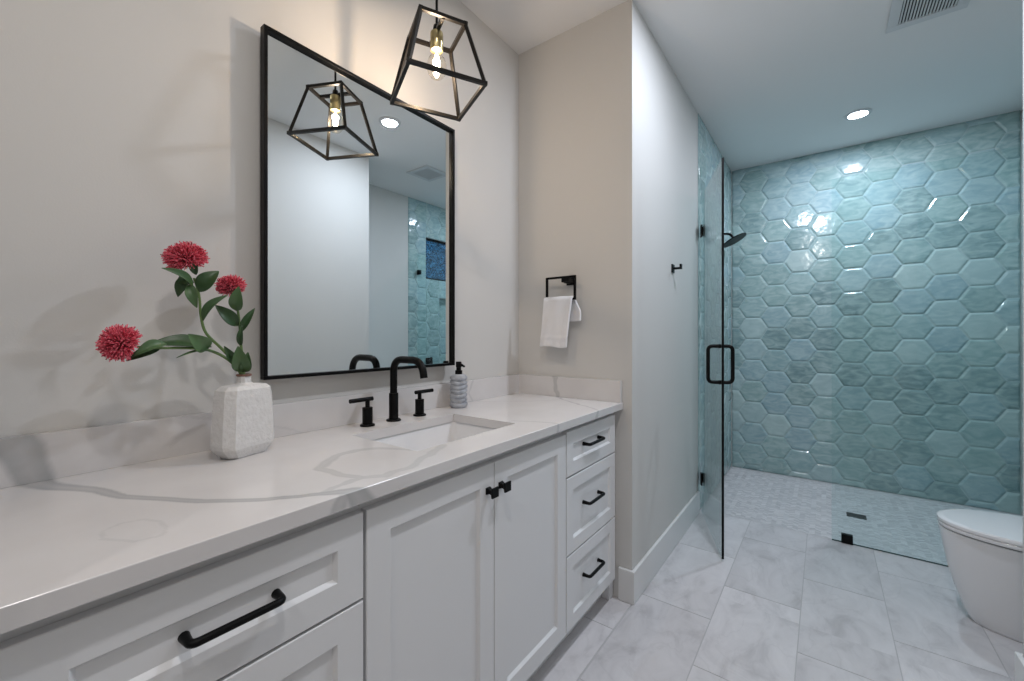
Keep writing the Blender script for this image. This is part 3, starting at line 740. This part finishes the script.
flower('pink-red pincushion bloom on the low stem arching left over the counter',
       [p(238, 369, .095), p(226, 358, .10), p(208, 350, .105), p(185, 348, .11), p(160, 348, .115), p(137, 347, .12)],
       p(121, 343, .12), .0375, 900, .95, 1,
       [(p(212, 347, .105), p(147, 345, .09), .024, .05, .010, (.6, -.3, .75)),
        (p(208, 349, .115), p(188, 334, .14), .021, .75, .008, (.8, -.5, .3)),
        (p(167, 344, .12), p(134, 356, .13), .014, .6, .010, (.8, -.4, .5)),
        (p(160, 349, .115), p(126, 361, .10), .011, .1, .008, (.7, -.4, .2)),
        (p(220, 353, .11), p(176, 358, .14), .008, .25, .004, (.2, -.2, .9))])
flower('pink-red pincushion bloom held highest on the middle stem',
       [p(236, 364, .085), p(221, 348, .08), p(206, 333, .08), p(201, 316, .08), p(199, 295, .08), p(194, 278, .085)],
       p(186, 258, .085), .0435, 1000, .82, 2,
       [(p(193, 288, .09), p(161, 268, .12), .014, .45, .010, (.7, -.5, .6)),
        (p(199, 292, .085), p(219, 271, .10), .022, .12, .008, (.8, -.5, .3)),
        (p(194, 283, .08), p(177, 280, .05), .016, .05, .008, (.8, -.5, .3)),
        (p(190, 284, .10), p(197, 308, .115), .013, .55, .008, (.8, -.5, .3)),
        (p(190, 276, .07), p(178, 297, .06), .015, .08, .008, (.8, -.5, .2)),
        (p(196, 275, .09), p(196, 255, .10), .010, .10, .008, (.8, -.5, .3)),
        (p(203, 321, .085), p(228, 295, .11), .013, .40, .012, (.6, -.5, .6))])
flower('smaller pink-red pincushion bloom on the right stem half behind a leaf',
       [p(243, 364, .09), p(241, 345, .085), p(240, 330, .08), p(238, 311, .075), p(235, 298, .065)],
       p(231, 286, .055), .0345, 700, .78, 3,
       [(p(237, 311, .08), p(239, 286, .11), .018, .65, .008, (.85, -.5, .2)),
        (p(238, 326, .08), p(215, 305, .08), .018, .05, .008, (.8, -.5, .4)),
        (p(240, 333, .08), p(255, 308, .09), .011, .08, .008, (.8, -.3, .3)),
        (p(241, 346, .085), p(242, 325, .10), .008, .1, .006, (.8, -.5, .3)),
        (p(244, 372, .10), p(238, 346, .13), .022, .55, .012, (.85, -.45, .2)),
        (p(245, 372, .10), p(248, 352, .12), .014, .30, .012, (.85, -.3, .3)),
        (p(238, 364, .095), p(224, 346, .11), .012, .05, .008, (.8, -.5, .3))])

# ------------------------------------------------------------------ shower glass, door, fittings
gp = thing('glass_panel', 'fixed clear glass shower panel standing right of the doorway', 'glass panel')
GX0 = 1.338; GH = 2.14
M['glassedge'] = mat('dark_glass_edge', (.03, .07, .065), .15, spec=.6)
obj('pane', boxb(GX0, RX - .004, GY, GY + .010, .002, GH, .0006), M['glass'], gp)
obj('edge_strip', boxb(GX0 + .001, RX - .005, GY + .001, GY + .009, .0008, .005), M['glassedge'], gp)
for a in ((GX0 + .045, GX0 + .098, .002, .052),): obj('clip', boxb(a[0], a[1], GY - .009, GY + .019, a[2], a[3], .001), M['black'], gp)
for z in (1.90, .25): obj('clip', boxb(RX - .055, RX - .0125, GY - .009, GY + .019, z, z + .05, .001), M['black'], gp)

ang = math.atan2(2.478 - 3.085, .866 - .628); DL = math.hypot(2.478 - 3.085, .866 - .628)
dr = thing('shower_door', 'hinged clear glass shower door standing open with dark free edge', 'shower door', (.628, 3.085, 0), (0, 0, ang))
obj('door_glass', boxb(.014, DL - .004, -.005, .005, .012, 2.17, .0006), M['glass'], dr)
obj('dark_edge_strip', boxb(DL - .004, DL + .004, -.0055, .0055, .012, 2.17), M['black'], dr)  # black strip added for how dark the bare glass edge looks
for z in (1.885, .195):
    h = bmo(); box(h, .014, .046, -.013, -.005, z, z + .082, .001); box(h, .014, .046, .005, .013, z, z + .082, .001); box(h, .000, .018, -.010, .010, z + .014, z + .074, .001)
    obj('hinge', h, M['black'], dr)
h = bmo(); hz0, hz1 = .955, 1.155; hx = DL - .062
for s in (-1, 1): tube(h, fillet([(hx, s * .004, hz0), (hx, s * .062, hz0), (hx, s * .062, hz1), (hx, s * .004, hz1)], .026, 6), .0100, 14)
for z in (hz0, hz1): lathe(h, [(.012, -.009), (.012, .009)], (hx, 0, z), 16, 'y')
obj('handle', h, M['black'], dr, smooth=True)

sh = thing('rain_shower', 'round black rain shower head on a bent arm at the tiled wall', 'shower head', (SX + .011, 3.88, 2.07))
bm = bmo(); lathe(bm, [(.028, 0), (.028, .006), (.012, .009)], n=22, axis='x'); tube(bm, fillet([(0, 0, 0), (.06, 0, -.006), (.086, 0, -.052)], .03, 6), .0095, 12); obj('arm', bm, M['black'], sh, smooth=True)
bm = lathe(bmo(), [(.013, .020), (.016, .010), (.030, .006), (.098, .003), (.100, 0), (.098, -.005), (.004, -.006)], n=40)
bmesh.ops.rotate(bm, verts=bm.verts, matrix=Matrix.Rotation(-.48, 3, 'Y')); bmesh.ops.translate(bm, verts=bm.verts, vec=(.088, 0, -.064))
obj('rose', bm, M['black'], sh, smooth=True)
sv = thing('shower_valve', 'square black shower valve on the right shower wall', 'valve', (RX - .012, 3.29, .91))
obj('valve_plate', boxb(-.006, 0, -.05, .05, -.05, .05, .001), M['black'], sv)
bm = bmo(); lathe(bm, [(.018, -.006), (.018, -.045)], n=20, axis='x'); box(bm, -.045, -.033, -.008, .008, -.01, .06, .001); obj('lever', bm, M['black'], sv)
dn = obj('linear_drain', boxb(1.424, 1.528, 3.600, 3.680, -.002, .0018, .0006), M['drain']); tag(dn, 'narrow black bar drain in the shower mosaic', 'drain')

# ------------------------------------------------------------------ toilet (one piece, skirted) faces -x
TX, TYC = RX - .003, 2.617
to = thing('toilet', 'white skirted toilet with thin closed lid at the right edge', 'toilet', (TX, TYC, 0))
def outline(lx, hw, back, n=44, tipk=1.0):
    """D shape: straight back at x=-back, rounded tip at x=-lx, half width hw"""
    pts = []
    rx = (lx - back) * .62
    for i in range(n + 1):
        a = -PI / 2 + PI * i / n; c = math.cos(a); s = math.sin(a)
        pts.append((-(lx - rx) - rx * abs(c) ** (.92), hw * (abs(s) ** .92) * (1 if s >= 0 else -1)))
    pts.append((-back, hw)); pts.insert(0, (-back, -hw)); return pts
def loft(levels, m, name, par, smooth=True):
    bm = bmo(); R = [[bm.verts.new((x, y, z)) for x, y in outline(lx, hw, bk)] for lx, hw, bk, z in levels]; n = len(R[0])
    for a, b in zip(R, R[1:]):
        for i in range(n): bm.faces.new((a[i], a[(i + 1) % n], b[(i + 1) % n], b[i]))
    bm.faces.new(R[0][::-1]); bm.faces.new(R[-1]); return obj(name, bm, m, par, smooth=smooth)
loft([(.570, .120, .0, .001), (.578, .126, .0, .012), (.594, .133, .0, .05), (.620, .146, .0, .13), (.643, .160, .0, .22), (.658, .172, .0, .31), (.667, .179, .0, .365), (.669, .180, .0, .378), (.662, .176, .0, .3815)], M['porcelain'], 'bowl', to)
loft([(.658, .174, .15, .3817), (.658, .174, .15, .386)], M['seam'], 'seat_gap', to)
loft([(.668, .180, .16, .3862), (.670, .182, .16, .390), (.670, .182, .16, .399), (.666, .180, .16, .402)], M['porcelain'], 'seat', to)
loft([(.668, .180, .16, .4030), (.672, .184, .16, .407), (.672, .184, .16, .417), (.666, .180, .16, .4225), (.65, .168, .17, .424)], M['porcelain'], 'lid', to)
bm = boxb(-.150, -.001, -.185, .185, .38, .70, .012, seg=3); obj('tank', bm, M['porcelain'], to, smooth=True)
bm = boxb(-.156, -.001, -.19, .19, .701, .735, .008, seg=3); obj('tank_lid', bm, M['porcelain'], to, smooth=True)
obj('flush_button', lathe(bmo(), [(.022, .735), (.022, .739), (.018, .741)], (-.08, 0, 0), 20), M['porcelain'], to)

# ------------------------------------------------------------------ ceiling fittings
labels = ['round recessed ceiling light over the shower', 'round recessed ceiling light before the shower, seen in the mirror', 'round recessed fill light added unseen above the viewer', 'round recessed fill light added unseen behind the viewer']
for (x, y, pw), lb in zip(CANS, labels):
    cl = thing('recessed_light', lb, 'ceiling light', (x, y, CEIL), group='recessed ceiling lights')  # the pair at the viewer's end is unseen and added as fill
    bm = bmo(); lathe(bm, [(.076, -.0005), (.076, -.004), (.056, -.008), (.055, -.002)], n=36); obj('trim_ring', bm, M['vent'], cl, smooth=True)
    obj('light_disc', lathe(bmo(), [(.055, -.0015), (.055, -.004), (.001, -.0045)], n=32), M['candisc'], cl)
vt = thing('ceiling_vent', 'square white slatted exhaust vent in the ceiling', 'vent', (1.692, 2.672, CEIL))
bm = bmo(); a, b = .142, .100
for q_ in ((-a, a, -a, -b), (-a, a, b, a), (-a, -b, -b, b), (b, a, -b, b)): box(bm, *q_, -.010, -.0005, .002)
obj('vent_frame', bm, M['vent'], vt)
obj('vent_backing', boxb(-b, b, -b, b, -.002, -.0006), M['ventdark'], vt)
bm = bmo()
for i in range(17):
    x = -b + (i + .5) * 2 * b / 17; box(bm, x - .0030, x + .0030, -b, b, -.009, -.003)
s_ = obj('slats', bm, M['vent'], vt)
bpy.context.view_layer.update()
